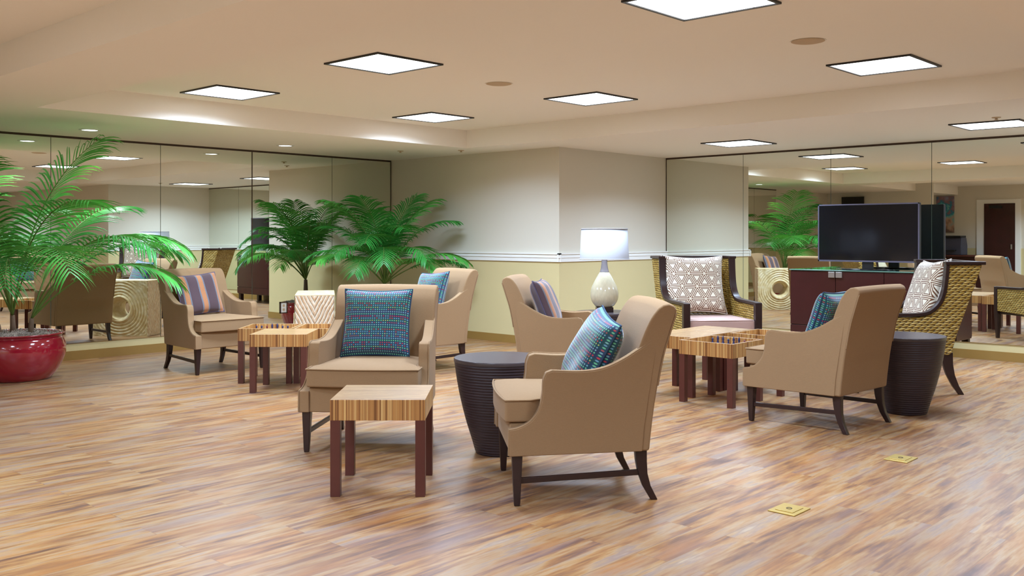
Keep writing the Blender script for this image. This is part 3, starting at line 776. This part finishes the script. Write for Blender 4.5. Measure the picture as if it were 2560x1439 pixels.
# ---------------------------------------------------------------- carved block table with a round hole
def carved():
    t = thing('carved_block_table', 'pale carved wooden block table with a round hole, standing by the left mirror', 'side table', (5.75, 8.06, 0), math.radians(-36.5))
    hw, hd, ht = .375, .19, .72; zc = .36; hr = .118
    n = 128; v = []; f = []
    def sq(a):                                   # distance from the centre to the rounded square edge
        c, s = abs(math.cos(a)), abs(math.sin(a))
        return min(hw/c if c > 1e-6 else 9, (ht/2)/s if s > 1e-6 else 9)
    rings = []
    K = 44
    for side in (1, -1):
        for i in range(K+1):
            s = i/K; ring = []
            for k in range(n):
                a = 2*PI*k/n; R = sq(a); r = hr+(R-hr)*s
                g = .0065*math.sin(2*PI*(r*26+.35*math.sin(a+.6)+.15*math.sin(3*a)))*(min(1, s*6))*(min(1, (1-s)*14))
                rim = .020*math.exp(-((r-hr-.035)/.022)**2)-.030*math.exp(-((r-hr)/.014)**2)
                ring.append((side*(hd+g+rim), r*math.cos(a), zc+r*math.sin(a)))
            rings.append(ring)
    order = list(reversed(rings[:K+1]))          # front outer -> inner, tunnel, back inner -> outer
    tun = []
    for q in (.6, .2, -.2, -.6):
        tun.append([(q*hd*.95, (hr-.012)*math.cos(2*PI*k/n), zc+(hr-.012)*math.sin(2*PI*k/n)) for k in range(n)])
    order = order+tun+rings[K+1:]
    for r in order: v += r
    for i in range(len(order)-1):
        for k in range(n): f.append((i*n+k, i*n+(k+1) % n, (i+1)*n+(k+1) % n, (i+1)*n+k))
    mk('carved_face', v, f, CARV, t, wn=False)
    # grooved outer shell: the two narrow ends, top and bottom
    M().box(-hd+.004, hd-.004, hw-.006, hw+.006, .002, ht-.002).build('chevron_end', m_chev_x(), t, bevel=.004)
    M().box(-hd+.004, hd-.004, -hw-.006, -hw+.006, .002, ht-.002).build('chevron_end', bpy.data.materials['carved_chevron_end'], t, bevel=.004)
    M().box(-hd, hd, -hw-.006, hw+.006, ht-.008, ht+.006).build('top', CARV, t, bevel=.004)
    M().box(-hd, hd, -hw, hw, 0, .012).build('base', CARV, t, bevel=.003)
    return t
def m_chev_x():
    t = NT('carved_chevron_end'); c = t.co(); s = t.n('SeparateXYZ'); t.set(s, 0, c)
    u = t.math('ABSOLUTE', s.outputs[0])
    w = t.math('ADD', t.math('SUBTRACT', s.outputs[2], t.math('MULTIPLY', u, 2.0)), t.math('MULTIPLY', t.noise(c, 6, 2), .06))
    h = t.math('ABSOLUTE', t.math('SINE', t.math('MULTIPLY', w, 42.)))
    col = t.ramp(t.noise(t.mapc(c, (8, 1, 4)), 6, 4), [(.3, srgb(192, 150, 110)), (.5, srgb(208, 172, 134)), (.7, srgb(226, 202, 172))])
    col = t.mix(t.math('LESS_THAN', h, .42), col, srgb(238, 224, 200))
    return t.P(col=col, rough=.5, spec=.35, normal=t.bump(h, .008, 1.))
carved()

# ---------------------------------------------------------------- media cabinet and television
cu0, cv0, cv1, ct = 10.15, 3.45, 5.06, .925
cb = thing('media_cabinet', 'long dark mahogany cabinet under the television against the right mirror', 'cabinet', (cu0+.26, (cv0+cv1)/2, 0))
hl = (cv1-cv0)/2
M().box(-.24, .26, -hl, hl, .16, ct-.012).build('body', CAB, cb, bevel=.003)
DW = 2*hl/3
for k in range(3):
    y0 = -hl+k*DW
    d = M().box(-.262, -.241, y0+.003, y0+DW-.003, .30, ct-.02).build('door', CAB, cb, bevel=.002)
    yk = (y0+DW-.042) if k == 1 else (y0+.042)
    M().box(-.275, -.262, yk-.036, yk+.036, ct-.085, ct-.022).build('square_pull', STEEL, d, bevel=.002)
    M().box(-.262, -.241, y0+.003, y0+DW-.003, .175, .292).build('drawer', CAB, cb, bevel=.002)
for sx in (-.20, .21):
    for sy in (-hl+.05, hl-.05): M().box(sx-.035, sx+.035, sy-.035, sy+.035, 0, .16).build('leg', ESP, cb, bevel=.002)
M().box(-.27, .27, -hl-.01, hl+.01, ct-.012, ct).build('glass_top', GLASS, cb, bevel=.002)
tv = thing('television', 'large flat black television with slim silver bezel on the cabinet', 'television', (10.335, 4.243, ct+.001))
tz0, tz1, th = 1.013-ct, 1.656-ct, .563
M().box(-.010, .045, -th, th, tz0, tz1).build('housing', BLK, tv, bevel=.006)
f = M()
for q in ((-th, th, tz0, tz0+.018), (-th, th, tz1-.014, tz1), (-th, -th+.013, tz0, tz1), (th-.013, th, tz0, tz1)): f.box(-.016, -.009, q[0], q[1], q[2], q[3])
f.build('bezel', SILVER, tv, smooth=False)
M().box(-.013, -.009, -th+.013, th-.013, tz0+.018, tz1-.014).build('screen', SCREEN, tv, smooth=False)
M().box(.0, .03, -.06, .06, .01, tz0+.01).build('stand_neck', BLK, tv, bevel=.004)
mm = M(); mm.lathe([(.001, .012), (.99, .012), (1., .006), (.99, 0), (.001, 0)], 48)
mm.v = [(x*.13+.01, y*.30, z) for x, y, z in mm.v]
mm.build('stand_base', SCREEN, tv, wn=False)

# ---------------------------------------------------------------- palms
def frond(base, az, el, length, droop, mat, lw=.36, stem0=.34, n=36, rnd=random, side=0.):
    """returns leaf mesh M and rachis mesh M"""
    lf = M(); st = M(); P = []; Tn = []
    p = Vector(base); N = 44; ds = length/N; azr = math.radians(az); ang = math.radians(el)
    for i in range(N+1):
        s = i/N
        e = ang-math.radians(droop)*(s**1.7)
        a2 = azr+math.radians(side)*s
        tdir = Vector((math.cos(a2)*math.cos(e), math.sin(a2)*math.cos(e), math.sin(e)))
        P.append(p.copy()); Tn.append(tdir); p = p+tdir*ds
    st.tube(P, lambda s: .0075*(1-s)+.0018, 6)
    for k in range(n):
        s = stem0+(1-stem0)*(k+.5)/n; i = min(N, int(s*N)); c = P[i]; tg = Tn[i]
        sidev = tg.cross(Vector((0, 0, 1))).normalized(); upv = sidev.cross(tg)
        q = (s-stem0)/(1-stem0)
        ll = lw*length*(.30+1.1*math.sin(PI*min(1, .12+q*.80)))*.62*rnd.uniform(.88, 1.1)
        for sg in (1, -1):
            fw = .35+.75*q+rnd.uniform(-.08, .08)
            d = (sidev*sg*(1.0)+tg*fw+upv*(.22-.15*q)).normalized()
            pts = []; pp = c+sidev*sg*.003; nn = 6; g = rnd.uniform(.08, .14)*(1+.2*q)
            for j in range(nn+1):
                pts.append(pp.copy()); d = (d+Vector((0, 0, -1))*g*(.35+j*.30)).normalized(); pp = pp+d*(ll/nn)
            wmax = .0088*rnd.uniform(.85, 1.15)
            v = []
            wd = tg.lerp(Vector((0, 0, 1)), .15).normalized()
            for j, pt in enumerate(pts):
                u = j/nn; w = wmax*(math.sin(PI*min(1, .18+u*.82))**.8 if u < 1 else .04)
                tt = (pts[min(j+1, nn)]-pts[max(j-1, 0)]).normalized(); wv = (wd-tt*wd.dot(tt)).normalized()
                nm = tt.cross(wv)
                v += [pt-wv*w, pt+nm*w*.35, pt+wv*w]
            f = []
            for j in range(nn):
                b = j*3; f += [(b, b+1, b+4, b+3), (b+1, b+2, b+5, b+4)]
            lf.add(v, f)
    return lf, st
def palm(name, label, loc, pot_r, pot_h, specs, mats, trunk_pts, seed, tr=.03):
    rnd = random.Random(seed)
    t = thing(name, label, 'potted palm', loc)
    R, Hh = pot_r, pot_h
    prof = curve_pts([(R*.62, 0), (R*.70, .012), (R*.86, Hh*.22), (R*.985, Hh*.5), (R*1.0, Hh*.70), (R*.955, Hh*.86), (R*.90, Hh*.93)], 5)
    prof += [(R*.93, Hh*.955), (R*.975, Hh*.975), (R*.985, Hh), (R*.95, Hh*1.005), (R*.90, Hh*.985), (R*.88, Hh*.90)]
    M().lathe(prof, 72).build('pot', POT, t, wn=False)
    # moss: bumpy disc
    n = 40; v = []; f = []
    for i in range(13):
        for k in range(n):
            r = R*.88*i/12; a = 2*PI*k/n
            v.append((r*math.cos(a), r*math.sin(a), Hh*.93+.035*(1-(i/12)**2)+rnd.uniform(-.010, .014)*(i < 12)))
    for i in range(12):
        for k in range(n): f.append((i*n+k, i*n+(k+1) % n, (i+1)*n+(k+1) % n, (i+1)*n+k))
    mo = M(); mo.add(v, f)
    for _ in range(420):
        a = rnd.uniform(0, 6.28); r = R*.86*math.sqrt(rnd.random()); b = rnd.uniform(0, 6.28); L = rnd.uniform(.02, .05)
        x, y, z = r*math.cos(a), r*math.sin(a), Hh*.93+.035*(1-(r/R)**2)
        mo.tube([(x, y, z), (x+L*.5*math.cos(b), y+L*.5*math.sin(b), z+rnd.uniform(.012, .03)), (x+L*math.cos(b), y+L*math.sin(b), z+.004)], .002, 3)
    tag(mo.build('moss', MOSS, t, wn=False), kind='stuff')
    for tp in trunk_pts:
        M().tube(tp, lambda s: tr*(1.25-.55*s), 12).build('trunk', TRUNK, t, wn=False)
    for k, (az, el, ln, dr, sd, b) in enumerate(specs):
        base = Vector(trunk_pts[b % len(trunk_pts)][-1])
        lf, st = frond(base, az, el, ln, dr, None, rnd=rnd, side=sd)
        def press(q):                            # leaves that meet a wall lie against it
            x, y, z = q
            for lim, ax in ((VL-.03-loc[1], 1), (UA-.03-loc[0], 0)):
                p = [x, y]; e = p[ax]-(lim-.14)
                if e > 0: p[ax] = lim-.14*math.exp(-e/.14)
                x, y = p
            e = z-(ZS-.03-.12)
            if e > 0: z = ZS-.03-.12*math.exp(-e/.12)
            return (x, y, z)
        lf.v = [press(q) for q in lf.v]; st.v = [press(q) for q in st.v]
        r = st.build('frond', STEM, t, wn=False)
        mk('leaflets', lf.v, lf.f, mats[k % len(mats)], r, wn=False)
    return t
rn = random.Random(3)
# big palm at the far left: azimuths are world angles (camera right = -47, towards camera = 223)
sp1 = [(-47, 80, 1.85, 46, 0, 0), (-62, 62, 1.70, 108, 0, 1), (-34, 60, 1.70, 100, 0, 1), (-14, 56, 1.6, 92, 0, 1), (-90, 58, 1.60, 116, 0, 0),
       (-112, 54, 1.5, 116, 0, 0), (-42, 46, 1.5, 92, 0, 1), (-132, 64, 1.65, 114, 0, 0), (-152, 72, 1.75, 92, 0, 0), (168, 68, 1.8, 92, 0, 0),
       (140, 74, 1.7, 70, 0, 0), (15, 72, 1.6, 76, 0, 1), (-75, 76, 1.65, 92, 0, 0), (200, 80, 1.7, 60, 0, 0)]
palm('potted_palm', 'large green palm in a glossy red pot at the left edge of the photo', (3.30, 9.20, 0), .40, .42, sp1, [LEAF1, LEAF2],
     [[(-.03, .02, .36), (-.035, .02, .46), (-.04, .02, .58)], [(.08, -.07, .36), (.085, -.075, .45), (.09, -.08, .55)], [(-.14, .05, .36), (-.15, .05, .5)]], 11, .026)
sp2 = [(-47, 68, 1.30, 76, 0, 0), (-60, 42, 1.20, 76, 0, 0), (-95, 60, 1.15, 118, 0, 0), (-130, 64, 1.15, 136, 0, 0), (-20, 78, 1.35, 60, 0, 0),
       (120, 68, 1.20, 76, 0, 0), (140, 50, 1.10, 84, 0, 0), (160, 76, 1.35, 62, 0, 0), (-170, 60, 1.15, 110, 0, 0), (-152, 50, 1.1, 116, 0, 0),
       (60, 78, 1.1, 46, 0, 0), (-75, 82, 1.25, 46, 0, 0), (-112, 78, 1.2, 104, 0, 0), (175, 44, 1.1, 76, 0, 0), (-40, 34, 1.1, 60, 0, 0), (-145, 74, 1.2, 122, 0, 0), (-80, 48, 1.05, 112, 0, 0), (200, 82, 1.3, 60, 0, 0)]
palm('potted_palm', 'green palm in a dark red pot in the corner between mirror wall and plain wall', (7.68, 9.30, 0), .33, .40, sp2, [LEAF2, LEAF1, LEAF2],
     [[(0, 0, .34), (.004, 0, .50), (0, .004, .70)]], 12, .034)

# ---------------------------------------------------------------- small fixed things
for x, y, l in ((4.205, 2.102, 'square brass floor outlet cover nearest the bottom of the photo'), (5.610, 2.106, 'square brass floor outlet cover further back, behind the right armchair')):
    t = thing('floor_outlet', l, 'floor outlet', (x, y, 0), 0, 'brass floor outlet covers')
    M().box(-.084, .084, -.068, .068, 0, .006).build('plate', BRASS, t, bevel=.002)
    M().box(-.055, .055, -.045, .045, .006, .009).build('lid', BRASS, t, bevel=.001)
    M().lathe([(.014, .009), (.014, .0105), (.010, .0105), (.010, .0095)], 24, cap=False).build('latch', DARKTRIM, t, smooth=False)
t = thing('wall_outlet', 'white wall outlet set in a brown framed cut-out low on the left mirror', 'wall outlet', (6.76, VL-.012, .41))
f = M()
for q in ((-.052, .052, .060, .072), (-.052, .052, -.072, -.060), (-.052, -.040, -.072, .072), (.040, .052, -.072, .072)): f.box(q[0], q[1], -.010, .002, q[2], q[3])
f.build('frame', DARKTRIM, t, smooth=False)
pl = M().box(-.040, .040, -.004, .001, -.060, .060).build('plate', WHITEP, t, smooth=False)
s_ = M().box(-.016, .016, -.006, -.003, .010, .040).box(-.016, .016, -.006, -.003, -.040, -.010); s_.build('socket', GRILLE, t, smooth=False)

# things only seen reflected in the right mirror, at the far end of the room
ct2 = thing('counter_cabinet', 'brown wooden counter holding the printer, seen in the right mirror', 'counter', (-3.25, 7.95, 0))
M().box(-.32, .34, -.75, .95, .80, .84).build('countertop', MAHO, ct2, bevel=.003)
M().box(-.30, .30, -.72, .92, 0, .80).build('body', CAB, ct2, bevel=.002)
pt = thing('printer', 'dark grey printer on the counter, seen in the right mirror', 'printer', (-3.2, 7.95, .841))
M().loft([(0, 0, 0, .24, .24), (0, 0, .22, .24, .24), (-.01, 0, .34, .20, .235), (-.01, 0, .42, .18, .23)]).build('body', plain('charcoal_plastic', srgb(60, 60, 74), .4), pt, bevel=.008)
M().box(-.20, .21, -.22, .22, .42, .47).build('lid', BLK, pt, bevel=.008)
M().box(.18, .36, -.13, .13, .10, .12).build('paper_tray', BLK, pt, bevel=.003)
ar = thing('wall_painting', 'tall abstract beach painting on the far wall, seen in the right mirror', 'painting', (X0, 8.35, 1.85))
M().box(.002, .035, -.215, .215, -.46, .46).build('canvas', m_art(), ar, smooth=False)
wt = thing('wall_television', 'small black wall television high up, seen in the right mirror above the big one', 'television', (-.86, 9.50, 2.08))
M().box(-.04, -.005, -.04, .04, -.05, .05).build('bracket', BLK, wt)
M().box(-.005, .05, -.27, .27, -.16, .16).build('screen', BLK, wt, bevel=.006)
dr = tag(M().box(X0+.002, X0+.05, 6.72, 7.42, .005, 2.10).build('door_1', CAB, bevel=.003), kind='structure')
M().box(X0+.05, X0+.09, 6.78, 6.81, .98, 1.10).build('door_handle', STEEL, dr, bevel=.003)
M().box(X0+.05, X0+.10, 7.0, 7.3, 1.98, 2.05).build('door_closer', BLK, dr, bevel=.003)
fr = M().box(X0, X0+.03, 6.60, 6.72, 0, 2.1).box(X0, X0+.03, 7.42, 7.60, 0, 2.1).box(X0, X0+.03, 6.60, 7.60, 2.10, 2.2)
struct('trim_14', fr, RAIL, smooth=False)
